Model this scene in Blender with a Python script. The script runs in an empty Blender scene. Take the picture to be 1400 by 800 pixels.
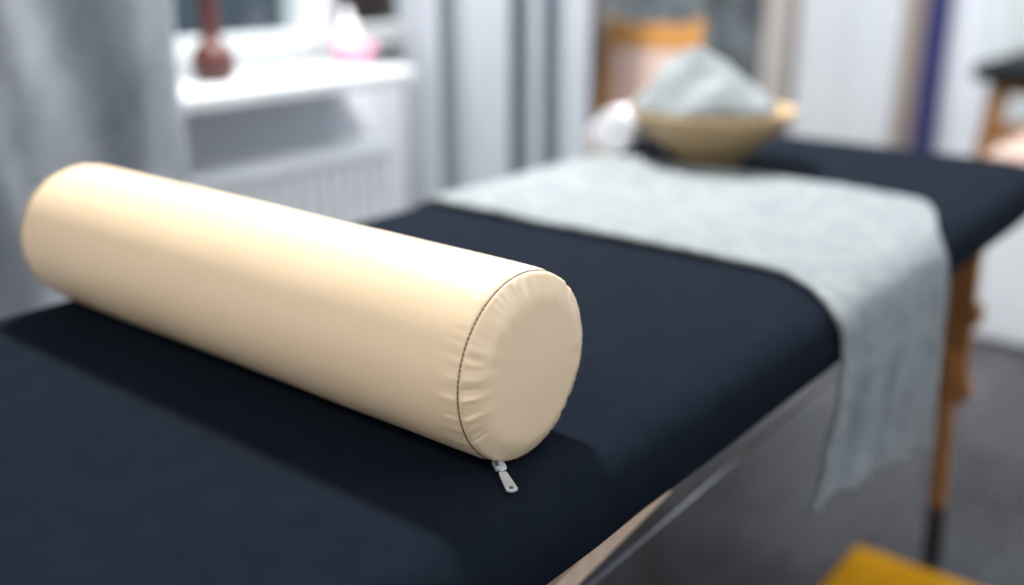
import bpy, bmesh, math, random
from mathutils import Vector, Matrix, noise
random.seed(7)
S = bpy.context.scene
C = S.collection
PI = math.pi

# ------------------------------------------------------------------ camera
cam_d = bpy.data.cameras.new('camera'); cam = bpy.data.objects.new('camera', cam_d); C.objects.link(cam)
R_ = ((0.77872574, -0.20004574, 0.59461578), (0.6273645, 0.24830982, -0.73807589), (0.0, 0.94779952, 0.31886684))
cam.matrix_world = Matrix(R_).to_4x4()
cam.location = (0, 0, 1.07)
cam_d.sensor_width = 36; cam_d.lens = 36; cam_d.clip_start = 0.02
cam_d.dof.use_dof = True; cam_d.dof.focus_distance = 0.755; cam_d.dof.aperture_fstop = 1.55
S.camera = cam
# ------------------------------------------------------------------ world (night outside) and key lamp, plus added fills
W = bpy.data.worlds.new('world'); S.world = W; W.use_nodes = True
W.node_tree.nodes['Background'].inputs[0].default_value = (0.035, 0.06, 0.085, 1)
W.node_tree.nodes['Background'].inputs[1].default_value = 1.0
def area(name, loc, size, power, col, target=None, shape='DISK', sy=None):
    l = bpy.data.lights.new(name, 'AREA'); l.shape = shape; l.size = size
    if sy: l.size_y = sy
    l.energy = power; l.color = col
    o = bpy.data.objects.new(name, l); C.objects.link(o); o.location = loc
    if target is not None:
        o.rotation_euler = (Vector(target) - Vector(loc)).to_track_quat('-Z', 'Y').to_euler()
    return o
area('key_lamp_light', (-1.52, 1.42, 2.50), 0.24, 110, (1.0, 0.98, 0.96))
area('added_fill_light', (-0.9, 3.5, 2.56), 1.1, 48, (0.88, 0.94, 1.0), shape='RECTANGLE', sy=0.5)  # added fill over the far end of the room, source unseen
area('added_fill_light', (-0.4, -1.1, 2.56), 1.1, 18, (1.0, 0.94, 0.85), shape='RECTANGLE', sy=0.5)  # added warm fill behind the camera for the bolster's lower side
area('added_fill_light', (1.65, 1.9, 2.56), 1.1, 34, (0.88, 0.94, 1.0), shape='RECTANGLE', sy=0.5)  # added cool fill, set far right to brighten the wall under the sill
# ------------------------------------------------------------------ view
S.view_settings.view_transform = 'Standard'; S.view_settings.look = 'None'
S.view_settings.exposure = 0.0; S.view_settings.gamma = 1.0; S.view_settings.use_curve_mapping = False

# ------------------------------------------------------------------ materials
def srgb(r, g, b):
    f = lambda c: (c/255/12.92 if c/255 <= .04045 else ((c/255+.055)/1.055)**2.4)
    return (f(r), f(g), f(b), 1)
def mat(name, col, rough=.6, col2=None, scale=8., bump=0., bscale=60., metal=0., sheen=0., spec=.5, stretch=(1,1,1), detail=4., rand=0., emit=None):
    m = bpy.data.materials.new(name); m.use_nodes = True
    nt = m.node_tree; N = nt.nodes; L = nt.links; b = N['Principled BSDF']
    b.inputs['Roughness'].default_value = rough; b.inputs['Metallic'].default_value = metal
    b.inputs['Specular IOR Level'].default_value = spec
    if sheen: b.inputs['Sheen Weight'].default_value = sheen; b.inputs['Sheen Roughness'].default_value = .5
    tc = N.new('ShaderNodeTexCoord'); mp = N.new('ShaderNodeMapping'); mp.inputs['Scale'].default_value = stretch
    L.new(tc.outputs['Object'], mp.inputs['Vector'])
    b.inputs['Base Color'].default_value = col
    out = None
    if col2:
        n = N.new('ShaderNodeTexNoise'); n.inputs['Scale'].default_value = scale; n.inputs['Detail'].default_value = detail
        L.new(mp.outputs[0], n.inputs['Vector'])
        r = N.new('ShaderNodeValToRGB'); r.color_ramp.elements[0].position = .35; r.color_ramp.elements[1].position = .65
        r.color_ramp.elements[0].color = col; r.color_ramp.elements[1].color = col2
        L.new(n.outputs['Fac'], r.inputs['Fac']); out = r.outputs['Color']
        if rand:
            oi = N.new('ShaderNodeObjectInfo'); mr = N.new('ShaderNodeMapRange')
            mr.inputs['To Min'].default_value = 1-rand; mr.inputs['To Max'].default_value = 1+rand
            L.new(oi.outputs['Random'], mr.inputs['Value'])
            h = N.new('ShaderNodeHueSaturation'); L.new(out, h.inputs['Color']); L.new(mr.outputs[0], h.inputs['Value']); out = h.outputs['Color']
        L.new(out, b.inputs['Base Color'])
    if bump:
        n2 = N.new('ShaderNodeTexNoise'); n2.inputs['Scale'].default_value = bscale; n2.inputs['Detail'].default_value = 5
        L.new(mp.outputs[0], n2.inputs['Vector'])
        bp = N.new('ShaderNodeBump'); bp.inputs['Strength'].default_value = bump; bp.inputs['Distance'].default_value = .01
        L.new(n2.outputs['Fac'], bp.inputs['Height']); L.new(bp.outputs[0], b.inputs['Normal'])
    if emit:
        b.inputs['Emission Color'].default_value = emit[0]; b.inputs['Emission Strength'].default_value = emit[1]
    return m
M = dict(
    vinyl=mat('beige_vinyl', srgb(234,207,171), .36, srgb(236,210,175), 3, bump=.02, bscale=220, spec=.5),
    thread=mat('brown_thread', srgb(70,56,44), .8, srgb(90,72,56), 200),
    zinc=mat('zipper_metal', srgb(212,214,216), .35, srgb(190,192,195), 90, metal=.35),
    sheet=mat('navy_fabric', srgb(19,25,34), .95, srgb(22,28,37), 40, bump=.12, bscale=900, spec=.03),
    towel=mat('grey_terry', srgb(128,136,139), .95, srgb(146,153,155), 45, bump=.9, bscale=160, sheen=.15, spec=.1, detail=8),
    white_towel=mat('white_terry', srgb(232,234,242), .95, srgb(242,243,248), 30, bump=.6, bscale=200, spec=.1),
    bowlwood=mat('bowl_wood', srgb(172,147,112), .55, srgb(156,130,95), 12, stretch=(1,1,8)),
    wood=mat('beech_wood', srgb(160,110,56), .5, srgb(138,90,42), 9, stretch=(6,6,1)),
    palewood=mat('pale_beech', srgb(208,184,162), .5, srgb(198,172,148), 9, stretch=(6,6,1)),
    chairwood=mat('honey_wood', srgb(205,150,78), .5, srgb(188,130,62), 7, stretch=(1,6,6)),
    rubber=mat('dark_rubber', srgb(34,34,38), .7, srgb(44,44,48), 40),
    cable=mat('steel_cable', srgb(170,172,178), .35, srgb(140,142,148), 300, metal=.8),
    wallw=mat('white_paint', srgb(236,240,246), .75, srgb(232,236,243), 2, bump=.05, bscale=80),
    wallb=mat('beige_paint', srgb(205,196,190), .75, srgb(198,186,178), 2, bump=.05, bscale=80),
    ceil=mat('ceiling_paint', srgb(235,238,242), .9, srgb(230,233,238), 2),
    stone=mat('stone_wallpaper', srgb(62,68,72), .8, srgb(140,146,148), 6, bump=.4, bscale=14, detail=6),
    brown=mat('brown_trim', srgb(96,74,62), .5, srgb(84,64,52), 8),
    gloss=mat('white_lacquer', srgb(212,216,220), .5, srgb(208,212,217), 3),
    radi=mat('radiator_enamel', srgb(244,247,250), .4, srgb(241,244,248), 3),
    glass=None,
    cabside=mat('birch_veneer', srgb(232,210,192), .5, srgb(224,200,180), 6, stretch=(6,6,1)),
    sillw=mat('white_window_paint', srgb(196,201,204), .45, srgb(192,197,200), 3),
    cushion=mat('beige_seat_fabric', srgb(206,182,170), .9, srgb(212,190,178), 30, spec=.1),
    curtain=mat('grey_curtain', srgb(112,119,126), .9, srgb(146,151,158), 7, bump=.35, bscale=30, stretch=(1,1,.45), detail=7, sheen=.1, spec=.15),
    pleat=mat('pleated_curtain', srgb(164,170,178), .9, srgb(172,178,186), 7, bump=.1, bscale=60, stretch=(1,1,.3), spec=.15),
    sheer=mat('white_curtain', srgb(222,228,228), .9, srgb(212,218,220), 4, spec=.15),
    vase=mat('brown_glaze', srgb(84,42,37), .35, srgb(72,34,30), 14),
    pink=mat('pink_ceramic', srgb(232,150,178), .4, srgb(238,170,192), 20),
    tissue=mat('white_tissue', srgb(244,242,246), .9, srgb(238,234,240), 20),
    navy=mat('navy_foam', srgb(44,42,108), .7, srgb(38,36,96), 30),
    black=mat('black_leatherette', srgb(14,16,20), .7, srgb(18,20,25), 40, bump=.08, bscale=300, spec=.15),
    mustard=mat('mustard_felt', srgb(205,148,18), .9, srgb(190,132,10), 30, bump=.2, bscale=200, spec=.1),
    plank=mat('grey_plank', srgb(42,41,44), .18, srgb(57,57,61), 5, bump=.05, bscale=30, stretch=(8,1,8), rand=.3, spec=.3),
    grout=mat('plank_joint', srgb(38,38,41), .8, srgb(46,46,50), 20),
    pinktop=mat('pale_pink_wood', srgb(205,176,162), .5, srgb(196,166,150), 7, stretch=(1,8,8)),
    shutter=mat('brown_shutter', srgb(70,46,32), .7, srgb(58,38,26), 6, stretch=(1,1,6)),
    lampglass=mat('lamp_glass', (1,1,1,1), .5, emit=((1,.98,.95,1), 6)),
)
def glassmat():
    m = bpy.data.materials.new('window_glass'); m.use_nodes = True
    N = m.node_tree.nodes; L = m.node_tree.links; N.remove(N['Principled BSDF'])
    t = N.new('ShaderNodeBsdfTransparent'); t.inputs[0].default_value = (.9, .95, .97, 1)
    g = N.new('ShaderNodeBsdfGlossy'); g.inputs['Roughness'].default_value = .02
    mx = N.new('ShaderNodeMixShader'); mx.inputs[0].default_value = .08
    L.new(t.outputs[0], mx.inputs[1]); L.new(g.outputs[0], mx.inputs[2]); L.new(mx.outputs[0], N['Material Output'].inputs[0])
    return m
M['glass'] = glassmat()

# ------------------------------------------------------------------ mesh helpers
def obj(name, bm, m, parent=None, smooth=False, recalc=True):
    if recalc: bmesh.ops.recalc_face_normals(bm, faces=bm.faces)
    me = bpy.data.meshes.new(name); bm.to_mesh(me); bm.free()
    if smooth: me.polygons.foreach_set('use_smooth', [True]*len(me.polygons))
    me.materials.append(M[m]); o = bpy.data.objects.new(name, me); C.objects.link(o)
    if parent: o.parent = parent
    return o
def thing(name, loc, label, cat, rz=0, group=None):
    o = bpy.data.objects.new(name, None); C.objects.link(o); o.location = loc; o.rotation_euler = (0,0,rz); o.empty_display_size = .05
    return tag(o, label, cat, group)
def tag(o, label, cat, group=None):
    o['label'] = label; o['category'] = cat
    if group: o['group'] = group
    return o
def struct(o, label=None):
    o['kind'] = 'structure'
    if label: o['label'] = label
    return o
def box(bm, x0, x1, y0, y1, z0, z1, bev=0, mtx=None):
    r = bmesh.ops.create_cube(bm, size=1)
    vs = r['verts']
    for v in vs:
        v.co = Vector(((x0+x1)/2+v.co.x*(x1-x0), (y0+y1)/2+v.co.y*(y1-y0), (z0+z1)/2+v.co.z*(z1-z0)))
    if mtx: bmesh.ops.transform(bm, matrix=mtx, verts=vs)
    if bev:
        es = list({e for v in vs for e in v.link_edges})
        bmesh.ops.bevel(bm, geom=es, offset=bev, segments=2, affect='EDGES', profile=.5)
    return bm
def B(*a, **k): return box(bmesh.new(), *a, **k)
def lathe(bm, prof, n=32, axis='Z', c=(0,0,0)):
    rings = []
    for r, h in prof:
        ring = []
        for i in range(n):
            a = 2*PI*i/n; p = (r*math.cos(a), r*math.sin(a), h)
            if axis == 'X': p = (p[2], p[0], p[1])
            if axis == 'Y': p = (p[0], p[2], p[1])
            ring.append(bm.verts.new(Vector(p)+Vector(c)))
        rings.append(ring)
    for a, b in zip(rings, rings[1:]):
        for i in range(n): bm.faces.new((a[i], a[(i+1)%n], b[(i+1)%n], b[i]))
    bm.faces.new(rings[0][::-1]); bm.faces.new(rings[-1])
    return bm
def tube(bm, p, q, r, n=10):
    p = Vector(p); q = Vector(q); d = q-p
    m = Matrix.Translation((p+q)/2) @ d.to_track_quat('Z','Y').to_matrix().to_4x4()
    bmesh.ops.create_cone(bm, cap_ends=True, segments=n, radius1=r, radius2=r, depth=d.length, matrix=m)
    return bm
def bar(bm, p, q, w, t, bev=.002):
    """rectangular bar from p to q: w across x, t across the other side"""
    p = Vector(p); q = Vector(q); d = q-p; z = d.normalized(); x = Vector((1,0,0))
    if abs(z.x) > .9: x = Vector((0,0,1))
    y = z.cross(x).normalized(); x = y.cross(z)
    m = Matrix((x, y, z)).transposed().to_4x4(); m.translation = (p+q)/2
    return box(bm, -w/2, w/2, -t/2, t/2, -d.length/2, d.length/2, bev, m)
def grid(bm, pts):
    V = [[bm.verts.new(p) for p in row] for row in pts]
    for a, b in zip(V, V[1:]):
        for i in range(len(a)-1): bm.faces.new((a[i], a[i+1], b[i+1], b[i]))
    return V
def nz(x, y, z=0): return noise.noise(Vector((x, y, z)))
def sstep(a, b, x):
    t = max(0, min(1, (x-a)/(b-a))); return t*t*(3-2*t)

# ================================================================== THE ROOM
XL, XR, YF, YB, ZC = -2.10, 2.2, -2.0, 5.0, 2.62
fl = struct(obj('floor', B(XL-.15, XR+.15, YF-.15, YB+.15, -.12, -.006), 'grout'), 'dark grey wood-look plank floor')
pw, plen = .195, 1.3
pm = {}
k = 0
ix = 0; x = XL
while x < XR-.01:
    x1 = min(x+pw, XR); y = YF - (ix*.47 % plen)
    while y < YB-.01:
        a, b = max(y, YF), min(y+plen, YB)
        if b-a > .03:
            key = (round(x1-x, 3), round(b-a, 3))
            if key not in pm:
                w, l = key
                o = obj('plank', B(-w/2+.0006, w/2-.0006, -l/2+.0006, l/2-.0006, -.006, 0, .0006), 'plank', fl); pm[key] = o.data
            else:
                o = bpy.data.objects.new('plank', pm[key]); C.objects.link(o); o.parent = fl
            o.location = ((x+x1)/2, (a+b)/2, 0)
        y += plen
    x = x1; ix += 1
struct(obj('ceiling', B(XL-.15, XR+.15, YF-.15, YB+.15, ZC, ZC+.1), 'ceil'))
struct(obj('wall_back', B(XL-.15, XR+.15, YB, YB+.12, -.006, ZC), 'wallw'), 'white painted back wall')
struct(obj('wall_right', B(XR, XR+.12, YF, YB, -.006, ZC), 'wallw'))
struct(obj('wall_front', B(XL-.15, XR+.15, YF-.12, YF, -.006, ZC), 'wallw'))
WY0, WY1, WZ0, WZ1 = .78, 2.30, .755, 2.15      # window opening
bm = bmesh.new()
box(bm, XL-.15, XL, YF, WY0, -.006, ZC); box(bm, XL-.15, XL, WY1, YB, -.006, ZC)
box(bm, XL-.15, XL, WY0, WY1, -.006, WZ0); box(bm, XL-.15, XL, WY0, WY1, WZ1, ZC)
wl = struct(obj('wall_left', bm, 'wallw'), 'white wall with the window, grey stone-look covering further along')
obj('stone_panel', B(XL, XL+.012, 3.06, 4.40, .42, ZC-.01, .002), 'stone', wl)['label'] = 'dark grey mottled stone-look wall covering'
obj('wainscot_panel', B(XL, XL+.012, 3.06, 4.40, .002, .418, .002), 'wallb', wl)['label'] = 'pale beige lower wall panel'
obj('beige_panel', B(XL, XL+.02, 4.402, 4.99, .002, ZC-.01, .002), 'wallb', wl)['label'] = 'plain beige wall strip'
struct(obj('trim_1', B(XL, XL+.03, 2.97, 3.055, 0, ZC-.01, .004), 'brown'), 'dark brown vertical wall trim')
for nme, a in (('baseboard_back', (XL+.6, XR, YB-.015, YB, 0, .08)), ('baseboard_right', (XR-.015, XR, YF, YB-.016, 0, .08)), ('baseboard_left', (XL, XL+.015, YF, 2.96, 0, .08))):
    struct(obj(nme, B(*a, bev=.003), 'gloss'))
# window: frame, two sashes, glass
win = bpy.data.objects.new('window_1', None); C.objects.link(win); win.location = (XL-.07, (WY0+WY1)/2, WZ0)
struct(win, 'white two-sash window, dark outside'); win.empty_display_size = .05
wx0, wx1 = XL-.11, XL-.03
def wpart(name, m, *boxes, parent=None):
    bm = bmesh.new()
    for b in boxes: box(bm, *b, bev=.004)
    o = obj(name, bm, m, parent or win); o.matrix_parent_inverse = Matrix.Translation(-Vector(win.location)) if not parent else Matrix.Identity(4)
    return o
wpart('window_frame', 'sillw', (wx0, wx1, WY0, WY0+.05, WZ0+.03, WZ1), (wx0, wx1, WY1-.05, WY1, WZ0+.03, WZ1), (wx0, wx1, WY0+.05, WY1-.05, WZ0+.03, WZ0+.055), (wx0, wx1, WY0+.05, WY1-.05, WZ1-.05, WZ1))
for (a, b) in ((WY0+.052, 1.828), (1.832, WY1-.052)):
    z0, z1 = WZ0+.057, WZ1-.052; fw = .055
    s = wpart('sash', 'sillw', (wx0+.01, wx1+.015, a, a+fw, z0, z1), (wx0+.01, wx1+.015, b-fw, b, z0, z1), (wx0+.01, wx1+.015, a+fw, b-fw, z0, z0+fw), (wx0+.01, wx1+.015, a+fw, b-fw, z1-fw, z1))
    wpart('pane', 'glass', (XL-.082, XL-.076, a+fw-.004, b-fw+.004, z0+fw-.004, z1-fw+.004), parent=s)
wpart('window_handle', 'gloss', (wx1+.0151, wx1+.03, 1.79, 1.815, 1.40, 1.46), (wx1+.03, wx1+.045, 1.795, 1.81, 1.30, 1.45))
bm = B(-2.17, -1.80, .70, 1.862, .753, .788, bev=.006)
o = obj('window_sill', bm, 'sillw', win); o.matrix_parent_inverse = Matrix.Translation(-Vector(win.location))
# brown shutter leaf outside, behind the narrow sash
sh = thing('shutter', (XL-.2, 2.32, .4), 'dark brown slatted shutter outside behind the narrow window sash', 'shutter')
obj('shutter_frame', box(box(B(-.02, .02, -.40, -.35, 0, 1.9), -.02, .02, .5, .55, 0, 1.9), -.02, .02, -.35, .5, -.05, 0), 'shutter', sh)
for i in range(19): obj('slat', B(-.012, .012, -.35, .5, .003+i*.1, .096+i*.1, .003), 'shutter', sh)

# ceiling lamp fixture for the key, then panels added for the fill lights
lp = thing('ceiling_lamp', (-1.52, 1.42, 2.505), 'round white ceiling lamp with a bright glass disc above the window side', 'lamp')
obj('lamp_housing', lathe(bmesh.new(), [(.16, .012), (.165, .03), (.165, .1), (.15, .115)], 40), 'gloss', lp, True)
obj('lamp_glass', lathe(bmesh.new(), [(.13, .006), (.135, .011)], 40), 'lampglass', lp)
for (x, y, lab) in ((-.9, 3.5, 'added flat rectangular fill panel at the ceiling near the second black massage table'), (-.4, -1.1, 'added flat rectangular fill panel at the ceiling beyond the bolster end of the massage table'), (1.65, 1.9, 'added flat rectangular fill panel at the ceiling by the right wall, before the low cabinet')):
    lp = thing('added_fill_panel', (x, y, 2.565), lab, 'lamp')  # unseen panel, added to house a fill light
    obj('lamp_housing', B(-.6, .6, -.3, .3, .012, .055, .004), 'gloss', lp)
    obj('diffuser', B(-.57, .57, -.27, .27, .004, .0118, .001), 'lampglass', lp)

# radiator under the sill
rad = thing('radiator', (-1.93, 1.38, .12), 'white ribbed panel radiator under the window sill', 'radiator')
y0, y1 = -.62, .46
obj('panel', B(-.05, .05, y0, y1, 0, .455, .006), 'radi', rad)
obj('top_grille', B(-.06, .075, y0-.005, y1+.005, .456, .492, .006), 'radi', rad)
n = 27
for i in range(n):
    yy = y0+.02+(y1-y0-.04)*i/(n-1)
    obj('rib', B(.0505, .064, yy-.012, yy+.012, .02, .44, .005), 'radi', rad)
for yy in (y0+.1, y1-.1): obj('bracket', B(-.168, -.051, yy-.015, yy+.015, .2, .24, .002), 'radi', rad)
tp = bmesh.new(); tube(tp, (0, y1-.06, -.12), (0, y1-.06, .001), .009); obj('pipe', tp, 'radi', rad, True)

# ------------------------------------------------------------------ curtains
def curtain(name, y0, y1, x, prof, ztop, zbot, m, label, ny=160, nzr=36, group=None, axis='y'):
    t = thing(name, ((x, (y0+y1)/2, zbot) if axis == 'y' else ((y0+y1)/2, x, zbot)), label, 'curtain')
    pts = []
    for j in range(nzr+1):
        z = (ztop-zbot)*j/nzr; row = []
        for i in range(ny+1):
            s = i/ny; d, sh = prof(s, j/nzr)
            row.append((d, (s-.5)*(y1-y0)+sh, z) if axis == 'y' else ((s-.5)*(y1-y0)+sh, d, z))
        pts.append(row)
    bm = bmesh.new(); grid(bm, pts)
    o = obj('fabric', bm, m, t, True)
    so = o.modifiers.new('thick', 'SOLIDIFY'); so.thickness = .003; so.offset = 0
    rod = bmesh.new(); L = (y1-y0)/2
    if axis == 'y': tube(rod, (0, -L, ztop-zbot+.012), (0, L, ztop-zbot+.012), .011)
    else: tube(rod, (-L, 0, ztop-zbot+.012), (L, 0, ztop-zbot+.012), .011)
    obj('rod', rod, 'gloss', t, True)
    return t
def p_left(s, v):
    return (.012*math.sin(s*2*PI*4.5+.5+.5*v) + .022*nz(s*5, v*2.6, 3) + .014*nz(s*14, v*9, 9), .01*nz(s*4, v*3, 5))
curtain('curtain', .05, 1.155, -1.745, p_left, 2.5, .02, 'curtain', 'heavy mottled grey curtain at the window, hanging beside the brown vase')
def p_right(s, v):
    y = 1.965+.70*s; g = lambda c, w: math.exp(-((y-c)/w)**2)
    return (-.13 + .205*g(2.213, .055) + .185*g(2.385, .030) + .215*g(2.585, .05) + .17*g(1.975, .02) + .006*nz(s*6, v*1.5, 2), 0)
curtain('curtain', 1.965, 2.665, -1.87, p_right, 2.5, .02, 'pleat', 'grey curtain in deep pleats between the window and the wooden chair', ny=200)
def p_back(s, v): return (.03*math.sin(s*2*PI*14)+.01*nz(s*9, v*2), 0)
curtain('curtain', -1.25, .9, YB-.09, p_back, 2.5, .02, 'sheer', 'white curtain along the back wall behind the black table', ny=260, axis='x')

# ================================================================== MASSAGE TABLE
ZT = .70
TX0, TX1, TY0, TY1 = -1.088, -.373, .10, 2.055
tcx, tcy = (TX0+TX1)/2, (TY0+TY1)/2
def outline(x0, x1, y0, y1, rad, ins, n=10, m=24):
    """rounded rectangle, inset; straight sides subdivided"""
    r = max(rad-ins, .004); x0 += ins; x1 -= ins; y0 += ins; y1 -= ins
    cs = [(x1-r, y1-r, 0), (x0+r, y1-r, PI/2), (x0+r, y0+r, PI), (x1-r, y0+r, 1.5*PI)]
    pts = []
    for k, (cx, cy, a0) in enumerate(cs):
        arc = [Vector((cx+r*math.cos(a0+PI/2*i/n), cy+r*math.sin(a0+PI/2*i/n))) for i in range(n+1)]
        if pts:
            p = pts[-1]
            pts += [p.lerp(arc[0], i/m) for i in range(1, m)]
        pts += arc
    p = pts[-1]; pts += [p.lerp(pts[0], i/m) for i in range(1, m)]
    return pts
def pad_mesh(x0, x1, y0, y1, z, th, rad, er, wob=0):
    bm = bmesh.new(); rings = []
    hm = min(x1-x0, y1-y0)/2
    prof = [(hm*.74, 0), (hm*.5, 0), (hm*.28, 0)] + [(er*(1-math.sin(a)) , -er*.95*(1-math.cos(a))) for a in [PI/2*i/8 for i in range(9)]]
    prof += [(-.001, -th*.75), (.001, -th*.92), (.006, -th), (.03, -th-.001)]
    for ins, dz in prof:
        ring = []
        for p in outline(x0, x1, y0, y1, rad, max(ins, 0)):
            w = 0
            if dz < -er*.9: w = wob*nz(p.x*9, p.y*9, 1)*(-dz/th)
            ring.append(bm.verts.new((p.x + (w if abs(p.x-x0) > abs(p.x-x1) else -w)*1.0, p.y, z+dz+w*.7)))
        rings.append(ring)
    n = len(rings[0])
    for a, b in zip(rings, rings[1:]):
        for i in range(n): bm.faces.new((a[i], a[(i+1)%n], b[(i+1)%n], b[i]))
    bm.faces.new(rings[0]); bm.faces.new(rings[-1][::-1])
    return bm
mt = thing('massage_table', (tcx, tcy, 0), 'portable massage table with wooden legs and a navy fabric cover, under the beige bolster', 'massage table')
def mpart(name, bm, m, smooth=False, parent=None):
    bmesh.ops.translate(bm, verts=bm.verts, vec=(-tcx, -tcy, 0)); return obj(name, bm, m, parent or mt, smooth)
mpart('padded_top', pad_mesh(TX0, TX1, TY0, TY1, ZT, .066, .10, .04, .008), 'sheet', True)['label'] = 'dark navy stretch fabric over a padded top'
fz0, fz1 = .594, .632
mpart('frame_rail', B(-.462, -.436, TY0+.06, TY1-.06, fz0, fz1, bev=.003), 'wood')
mpart('frame_rail', B(TX0+.063, TX0+.089, TY0+.06, TY1-.06, fz0, fz1, bev=.003), 'wood')
for y in (TY0+.06, TY1-.086): mpart('frame_rail', B(TX0+.0895, -.4625, y, y+.026, fz0, fz1, bev=.003), 'wood')
mpart('deck_board', B(TX0+.0895, -.4625, TY0+.087, TY1-.087, .615, .632, bev=.001), 'wood')
def leg(x, yt, yb, s):
    up = bmesh.new(); bar(up, (x, yt, .60), (x+s*.008, yt+(yb-yt)*.5, .30), .046, .022, .003)
    lo = bmesh.new(); bar(lo, (x+s*.003, yt+(yb-yt)*.35, .40), (x+s*.018, yt+(yb-yt)*.86, .10), .026, .021, .003)
    bmesh.ops.translate(lo, verts=lo.verts, vec=(0, -.0225, 0))
    ft = bmesh.new(); bar(ft, (x+s*.018, yt+(yb-yt)*.86, .10), (x+s*.022, yb, .0), .029, .025, .002)
    bmesh.ops.translate(ft, verts=ft.verts, vec=(0, -.0225, .002))
    L = mpart('leg', up, 'wood')
    # knobs and extension are pieces of this leg
    mpart('leg_extension', lo, 'wood', parent=L); mpart('rubber_foot', ft, 'rubber', parent=L)
    for z in (.47, .33):
        t = (.60-z)/.6; yy = yt+(yb-yt)*t
        kb = bmesh.new(); lathe(kb, [(.006, -.0005), (.006, .003), (.019, .004), (.022, .008), (.019, .014), (.006, .016)], 14, 'X', (x+.024, yy, z)); mpart('knob', kb, 'wood', True, parent=L)
for (x, s) in ((-.449, 1), (TX0+.076, -1)):
    leg(x, 1.80, 1.80, s); leg(x, .40, .40, s)
for y in (1.80, .40): mpart('cross_bar', B(TX0+.10, -.473, y-.01, y+.012, .37, .41, bev=.003), 'wood')
b = bmesh.new(); bar(b, (-.442, .78, .580), (-.442, .40, .525), .022, .022); mpart('brace', b, 'palewood')
b = bmesh.new(); bar(b, (TX0+.069, .78, .580), (TX0+.069, .40, .525), .022, .022); mpart('brace', b, 'palewood')
for x in (-.45, TX0+.075):
    b = bmesh.new(); tube(b, (x, 1.70, .552), (x, .41, .505), .0014, 8); mpart('steel_cable', b, 'cable', True)

# ================================================================== BOLSTER
BR, BY, BX0, BX1 = .075, .556, -1.050, -.438
BZ = ZT + BR - .001
bo = thing('bolster', ((BX0+BX1)/2, BY, ZT), 'beige vinyl bolster cushion lying across the massage table, stitched seam and zip at its end', 'bolster')
bcx = (BX0+BX1)/2
NA = 360
def pucker(a, seed):   # irregular gathers around the seam
    v = nz(math.cos(a)*9, math.sin(a)*9, seed) + .7*nz(math.cos(a)*19, math.sin(a)*19, seed+4)
    return v*(.35+.65*sstep(-.25, .35, nz(math.cos(a)*2.1, math.sin(a)*2.1, seed+20)+.25*math.sin(a-2.2)*(-1 if seed > 5 else 1)))
def bpt(x, r, a):
    y = r*math.cos(a); z = r*math.sin(a)+BR-.001
    return (x-bcx, y, max(z, .0002))
bm = bmesh.new(); rows = []
hl = (BX1-BX0)/2
xs = [BX0 + d for d in (0, .0006, .0015, .003, .006, .01, .015, .022, .03, .045)] + [BX0+.045+(BX1-BX0-.09)*i/30 for i in range(1, 30)] + [BX1-d for d in (.045, .03, .022, .015, .01, .006, .003, .0015, .0006, 0)]
for x in xs:
    d = min(x-BX0, BX1-x); row = []
    sd = 1 if x > bcx else 7
    for i in range(NA):
        a = 2*PI*i/NA
        r = BR - .0016*math.exp(-d/.0022) - .0012*math.exp(-d/.012) + .0011*pucker(a, sd)*math.exp(-((d-.006)/.007)**2) + .0007*nz(x*14, math.cos(a)*1.6, math.sin(a)*1.6)
        row.append(bm.verts.new(bpt(x, r, a)))
    rows.append(row)
for a, b in zip(rows, rows[1:]):
    for i in range(NA): bm.faces.new((a[i], a[(i+1)%NA], b[(i+1)%NA], b[i]))
obj('cover', bm, 'vinyl', bo, True)
for (xe, sg, sd) in ((BX1, 1, 1), (BX0, -1, 7)):
    bm = bmesh.new(); rows = []
    rr = BR-.0028
    for q in [0, .0005, .0012, .0025, .0045, .0075, .011, .015, .02, .027, .036, .048, .06, .068]:
        row = []
        for i in range(NA):
            a = 2*PI*i/NA
            # shoulder: out along x quickly, then flat face with a slight dome
            t = min(1, q/.02)
            xo = .0125*(1-(1-t)**2.1) + .003*sstep(.01, .075, q)
            r = rr - q + .0032*math.exp(-((q-.003)/.003)**2) - .0008*math.exp(-q/.001) - .0035*math.exp(-(((a if a < PI else a-2*PI)+.62)/.4)**2)*sstep(0, .006, q)*(1-sstep(.03, .06, q))
            pk = pucker(a, sd)*math.exp(-((q-.005)/.0055)**2)*.8 + .35*nz(math.cos(a)*6, math.sin(a)*6, sd+9)*math.exp(-((q-.014)/.012)**2)
            row.append(bm.verts.new(bpt(xe+sg*(xo+.0018*pk), r+.0004*pk, a)))
        rows.append(row)
    for a, b in zip(rows, rows[1:]):
        for i in range(NA): bm.faces.new((a[i], a[(i+1)%NA], b[(i+1)%NA], b[i]))
    c = bm.verts.new((xe+sg*.0156-bcx, 0, BR-.001))
    for i in range(NA): bm.faces.new((rows[-1][i], rows[-1][(i+1)%NA], c))
    ec = obj('end_cap', bm, 'vinyl', bo, True)
    # stitches along the seam
    bm = bmesh.new(); n = 118
    for i in range(n):
        a = 2*PI*i/n
        if math.sin(a) < -.97: continue
        p = [Vector(bpt(xe+sg*.0004, BR-.0023, a+da)) for da in (-.0215, .0215)]
        tube(bm, p[0], p[1], .0008, 6)
    o = obj('seam_stitching', bm, 'thread', ec, True); o['label'] = 'dark brown stitches around the seam'
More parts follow.
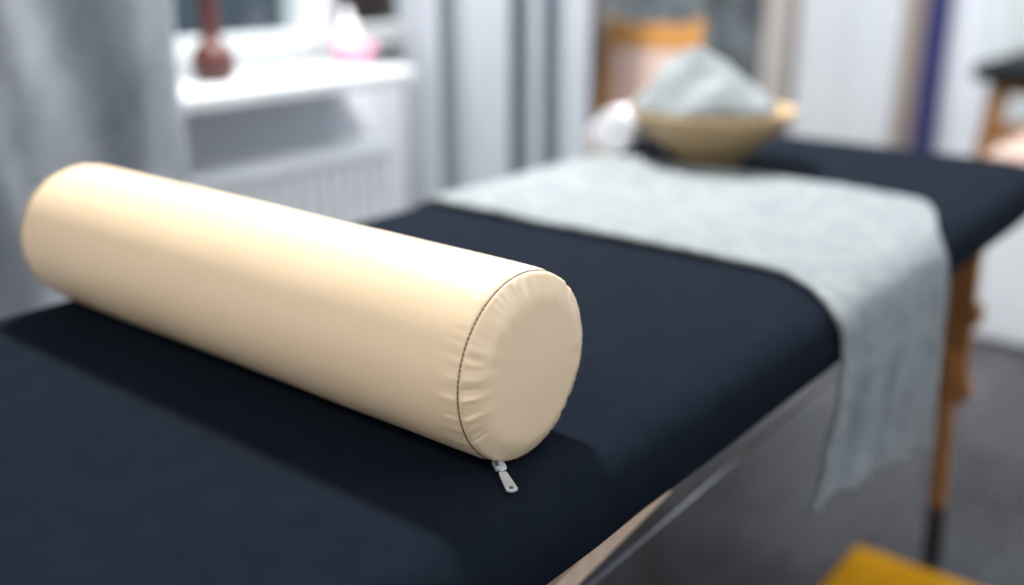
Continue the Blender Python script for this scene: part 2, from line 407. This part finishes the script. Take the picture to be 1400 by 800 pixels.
# zip: slider under the end and a pull tab lying on the cover
zp = Vector((-.4355, .526, ZT))
d = Vector((.034, -.024, 0)).normalized(); zo = zp - Vector((bcx, BY, ZT)); ang = math.atan2(d.y, d.x)
mz = Matrix.Translation(zo) @ Matrix.Rotation(ang, 4, 'Z') @ Matrix.Scale(1.25, 4)
bm = bmesh.new(); box(bm, -.006, .004, -.0035, .0035, .001, .0045, .001); box(bm, -.003, .003, -.0012, .0012, .0045, .0062, .0004)
bmesh.ops.transform(bm, matrix=mz, verts=bm.verts); sl = obj('zip_slider', bm, 'zinc', bo)
# pull tab: tapered plate with a hole
bm = bmesh.new(); n = 40; out = []; inn = []
for i in range(n):
    a = 2*PI*i/n; ca, sa = math.cos(a), math.sin(a)
    ox = .0125*ca; oy = (.0030 + .0006*ca)*max(-1, min(1, sa*1.5))
    if ca > .6: ox = .0125 - .003*(1-ca)/.4*1.0
    out.append((.0165+ox, oy)); inn.append((.0250+.0019*ca, .0017*sa))
for z in (.0006, .0018):
    pass
V = {}
for nm, pts in (('o', out), ('i', inn)):
    for z in (.0010, .0022): V[nm, z] = [bm.verts.new((px, py, z)) for px, py in pts]
# plate = outer rim wall + inner wall + bridged top and bottom
for nm in 'oi':
    a, b = V[nm, .0010], V[nm, .0022]
    for i in range(n): bm.faces.new((a[i], a[(i+1)%n], b[(i+1)%n], b[i]))
for z in (.0010, .0022):
    a, b = V['o', z], V['i', z]
    for i in range(n): bm.faces.new((a[i], a[(i+1)%n], b[(i+1)%n], b[i]))
bmesh.ops.transform(bm, matrix=mz, verts=bm.verts); obj('pull_tab', bm, 'zinc', sl)
bm = bmesh.new()
for i in range(14):
    a0, a1 = 2*PI*i/14, 2*PI*(i+1)/14
    tube(bm, (.0035+.0026*math.cos(a0), .0026*math.sin(a0), .0035), (.0035+.0026*math.cos(a1), .0026*math.sin(a1), .0035), .0006, 6)
bmesh.ops.transform(bm, matrix=mz, verts=bm.verts); obj('pull_ring', bm, 'zinc', sl, True)

# ================================================================== DRAPED TOWEL
def towel():
    er = .04; off = .0055; ns, nt = 150, 70
    # profile along x: (x, z) following the pad with arc length
    prof = []; 
    def arc(cx, cz, r, a0, a1, n):
        return [(cx+r*math.cos(a0+(a1-a0)*i/n), cz+r*math.sin(a0+(a1-a0)*i/n)) for i in range(n+1)]
    r = er+off
    left = [(TX0-off-.002, ZT-er-.13*(1-i/14)) for i in range(14)] + arc(TX0+er, ZT-er, r, PI, PI/2, 12)
    top = [(TX0+er+(TX1-TX0-2*er)*i/60, ZT+off) for i in range(1, 60)]
    right = arc(TX1-er, ZT-er, r, PI/2, 0, 14)
    pts = []
    hang = 48
    full = left+top+right
    for (px, pz) in full:
        row = []
        f = sstep(-.47, TX1, px)*sstep(ZT-.06, ZT+.004, 2*ZT-pz-.05) if False else sstep(-.52, TX1+off, px)
        for j in range(nt+1):
            t = j/nt
            ya = 1.108 - .085*f**1.6 + .004*nz(px*8, 1.); yb = 1.578 - .20*f**2.2 + .010*nz(px*7, 5.)
            y = ya+(yb-ya)*t
            bump = .0018*nz(px*30, y*30, 2) + .0028*nz(px*9, y*9, 7)
            ed = min(t, 1-t); bump += .002
            if px < TX0+er: row.append((px-abs(bump), y, pz))
            else: row.append((px+bump*f*.6, y, pz+abs(bump)))
        pts.append(row)
    lx, lz = full[-1]
    for h in range(1, hang+1):
        v = h/hang; row = []
        for j in range(nt+1):
            t = j/nt
            zb = .482-.10*t + .006*nz(t*7, 3.)
            z = lz+(zb-lz)*v
            ya = 1.023-.045*v; yb = 1.377+.06*v
            y = ya+(yb-ya)*t + .005*math.sin(t*2*PI*3.5)*v
            w = sstep(-.1, .5, v)
            x = lx + .0025 + .0105*w*(math.sin(t*2*PI*3.6+.4)+.5*math.sin(t*2*PI*7.7+1.3)) + .006*w*nz(t*8, v*3, 4) - .010*v + .0015*nz(t*30, z*60)
            x = max(x, TX1+off+.002-.012*sstep(.2, .5, v))
            row.append((x, y, z))
        pts.append(row)
    bm = bmesh.new(); 
    o_ = Vector((tcx, 1.35, ZT))
    grid(bm, [[Vector(p)-o_ for p in row] for row in pts])
    o = obj('towel', bm, 'towel', None, True); o.location = o_
    so = o.modifiers.new('thick', 'SOLIDIFY'); so.thickness = .006; so.offset = 0
    return tag(o, 'grey terry towel spread across the massage table, hanging over its edge', 'towel')
towel()

# ================================================================== BOWL, HEAPED TOWEL, ROLLED TOWEL
bx, by = -.866, 1.638
bw = obj('bowl', lathe(bmesh.new(), [(.0, .0), (.048, .0), (.052, .004), (.053, .010), (.072, .024), (.102, .049), (.127, .074), (.146, .096), (.148, .101), (.146, .104), (.142, .102), (.122, .077), (.096, .052), (.064, .027), (.03, .014), (.0, .013)], 56), 'bowlwood', None, True)
bmx = bw.data; bw.location = (bx, by, ZT+.0005)
tag(bw, 'wide pale wooden bowl on the massage table, heaped with a grey towel', 'bowl')
bm = bmesh.new(); pts = []; NR, NT = 34, 90
for i in range(NR+1):
    q = i/NR; row = []
    for j in range(NT):
        a = 2*PI*j/NT
        r = .126*q*(1+.03*math.sin(3*a+1))
        h = .204 - .098*q**1.2 + .020*nz(math.cos(a)*2.2*q+3, math.sin(a)*2.2*q, 1)*sstep(0, .2, q) + .012*math.sin(5*a+6*q)*q*(1-q)*2 + .007*nz(r*90*math.cos(a), r*90*math.sin(a), 3)*q
        if q > .9: h -= .004*((q-.9)/.1)**2
        lean = max(0, h-.09)/.11; row.append(Vector((r*math.cos(a)-.022*lean, r*math.sin(a)-.018*lean, h)))
    pts.append(row)
V = [[bm.verts.new(p) for p in row] for row in pts[1:]]; c = bm.verts.new((-.022,-.018,.203))
for j in range(NT): bm.faces.new((c, V[0][j], V[0][(j+1)%NT]))
for a, b in zip(V, V[1:]):
    for j in range(NT): bm.faces.new((a[j], b[j], b[(j+1)%NT], a[(j+1)%NT]))
# closed underside resting inside the bowl
low = [bm.verts.new((.60*v.co.x, .60*v.co.y, .062)) for v in V[-1]]
for j in range(NT): bm.faces.new((V[-1][j], low[j], low[(j+1)%NT], V[-1][(j+1)%NT]))
bm.faces.new(low[::-1])
hp = obj('crumpled_towel', bm, 'towel', None, True); hp.location = (bx-.010, by-.008, ZT+.004)
tag(hp, 'crumpled grey towel heaped to a peak in the wooden bowl', 'towel')
# white towel roll: spiral sheet
def roll(name, loc, r, L, m, rz, label, cat, turns=4.2, axis_z=False, thick=.007):
    n = int(turns*36); pts = []
    for k in range(7):
        x = (k/6-.5)*L; e = 1-.05*abs(2*k/6-1)**4; row = []
        for i in range(n+1):
            a = 2*PI*turns*i/n; rr = (.006+(r-thick/2-.006)*i/n)*e
            p = (x, rr*math.cos(a-PI/3), rr*math.sin(a-PI/3)) if not axis_z else (rr*math.cos(a), rr*math.sin(a), x)
            row.append(p)
        pts.append(row)
    bm = bmesh.new(); grid(bm, pts); o = obj(name, bm, m, None, True)
    so = o.modifiers.new('thick', 'SOLIDIFY'); so.thickness = thick; so.offset = 0
    o.location = loc; o.rotation_euler = (0,0,rz); return tag(o, label, cat)
roll('rolled_towel', (-1.048, 1.665, ZT+.0485), .0485, .13, 'white_towel', math.radians(88), 'small white rolled towel beside the wooden bowl', 'towel')

# ================================================================== ON THE SILL
vs = obj('vase', lathe(bmesh.new(), [(.026, 0), (.034, .006), (.0395, .024), (.039, .042), (.033, .058), (.022, .070), (.0165, .080), (.0155, .10), (.0155, .19), (.016, .235), (.021, .25), (.0185, .25), (.013, .235), (.012, .1)], 40), 'vase', None, True)
vs.scale = (1.25,1.25,1.2); vs.location = (-1.965, 1.385, .7885); tag(vs, 'brown bottle vase with a round belly and long neck on the window sill', 'vase')
dish = obj('trinket_dish', lathe(bmesh.new(), [(.026, 0), (.032, .004), (.046, .018), (.052, .030), (.050, .032), (.042, .020), (.028, .009), (.0, .008)], 40), 'pink', None, True)
dish.scale = (1.15,1.15,1.5); dish.location = (-1.995, 1.835, .7885); tag(dish, 'small pink dish on the window sill, holding white tissue', 'dish')
bm = bmesh.new(); bmesh.ops.create_icosphere(bm, subdivisions=4, radius=1)
for v in bm.verts:
    p = v.co.copy(); k = 1+.28*nz(p.x*1.9, p.y*1.9, p.z*1.9)+.12*nz(p.x*5, p.y*5, p.z*5)
    up = max(p.z, 0)
    v.co = Vector((p.x*.027*k*(1-.35*up), p.y*.027*k*(1-.35*up)-.012*up, .045+p.z*(.055 if p.z > 0 else .033)*k))
ts = obj('tissue', bm, 'tissue', None, True); ts.scale = (.85,.85,1.35); ts.location = (-1.998, 1.825, .79); tag(ts, 'crumpled white tissue standing up out of the pink dish', 'tissue')

# ================================================================== CHAIR by the stone panel
ch = thing('chair', (-1.88, 2.885, 0), 'honey coloured wooden chair in front of the stone-look wall', 'chair')
w = .18
for s in (-1, 1):
    b = bmesh.new(); bar(b, (s*(w-.016), .20, 0), (s*(w-.012), .17, .45), .034, .034); bar(b, (s*(w-.012), .17, .45), (s*(w-.012), .225, .845), .034, .03); obj('rear_leg', b, 'chairwood', ch)
    b = bmesh.new(); bar(b, (s*(w-.016), -.175, 0), (s*(w-.016), -.175, .418), .036, .036); obj('front_leg', b, 'chairwood', ch)
obj('seat', B(-w-.005, w+.005, -.2, .15, .42, .44, .005), 'chairwood', ch)
obj('seat_cushion', B(-w-.003, w+.003, -.2, .14, .4405, .475, .012), 'cushion', ch)['label'] = 'pale pinkish beige seat pad'
for (z0, z1, y, m) in ((.745, .825, .205, 'chairwood'), (.50, .74, .192, 'cushion')):
    obj('back_pad' if m == 'cushion' else 'back_rail', B(-w+.03, w-.03, y-.008, y+.010, z0, z1, .004), m, ch)
obj('stretcher', B(-w+.033, w-.033, -.185, -.165, .2, .23, .003), 'chairwood', ch)
for s in (-1, 1): obj('stretcher', B(s*(w-.016)-.009, s*(w-.016)+.009, -.155, .165, .14, .17, .003), 'chairwood', ch)

# ================================================================== BACK: tall cabinet, mat roll, low cabinet, second table, mustard mat
tc = thing('tall_cabinet', (-1.80, 4.815, 0), 'tall white cabinet with pale wooden sides in the back corner', 'cabinet')
obj('carcass', B(-.235, .225, -.15, .17, .0, 2.05, .003), 'cabside', tc)
for s in (-1, 1):
    d_ = obj('door', B(min(s*.002, s*.235), max(s*.002, s*.235), -.17, -.151, .06, 2.045, .003), 'gloss', tc)
    obj('handle', B(s*.03-.005, s*.03+.005, -.19, -.1705, 1.0, 1.15, .003), 'zinc', d_)
roll('mat_roll', (-1.478, 4.86, .61), .052, 1.22, 'navy', 0, 'navy blue rolled mat standing upright beside the tall white cabinet', 'mat', turns=6, axis_z=True, thick=.006)
lc = thing('low_cabinet', (-.05, 3.2, 0), 'low white cabinet with a pale pinkish wooden top behind the massage table', 'cabinet')
obj('carcass', B(-.66, .70, -.19, .2, 0, .515, .003), 'gloss', lc)
for i in range(3):
    a = -.655+i*.452; d_ = obj('door', B(a, a+.446, -.212, -.1905, .012, .51, .003), 'gloss', lc)
    obj('handle', B(a+.2, a+.25, -.224, -.2125, .45, .46, .002), 'zinc', d_)
obj('cabinet_top', B(-.68, .72, -.23, .21, .516, .54, .004), 'pinktop', lc)
t2x, t2y = -.66, 4.24
t2 = thing('massage_table', (t2x, t2y, 0), 'second massage table with a black top, behind the low white cabinet', 'massage table')
obj('padded_top', pad_mesh(-.345, .345, -.53, .53, .70, .055, .05, .022), 'black', t2, True)
obj('apron', B(-.25, .25, -.45, .45, .60, .643, .003), 'wood', t2)
for sx in (-1, 1):
    for sy in (-1, 1):
        L = bmesh.new(); bar(L, (sx*.262, sy*.42, .645), (sx*.285, sy*.45, .30), .062, .03, .004); bar(L, (sx*.285, sy*.45, .30), (sx*.295, sy*.47, .002), .045, .028, .004)
        o = obj('leg', L, 'wood', t2)
for sy in (-1, 1): obj('cross_bar', B(-.25, .25, sy*.44-.012, sy*.44+.012, .44, .50, .004), 'wood', t2)
mmat = obj('floor_cushion', pad_mesh(0, .5, -.42, 0, .032, .031, .014, .010), 'mustard', None, True)
mmat.location = (-.535, 1.675, .001); tag(mmat, 'flat mustard yellow floor cushion by the foot of the wooden table leg', 'cushion')
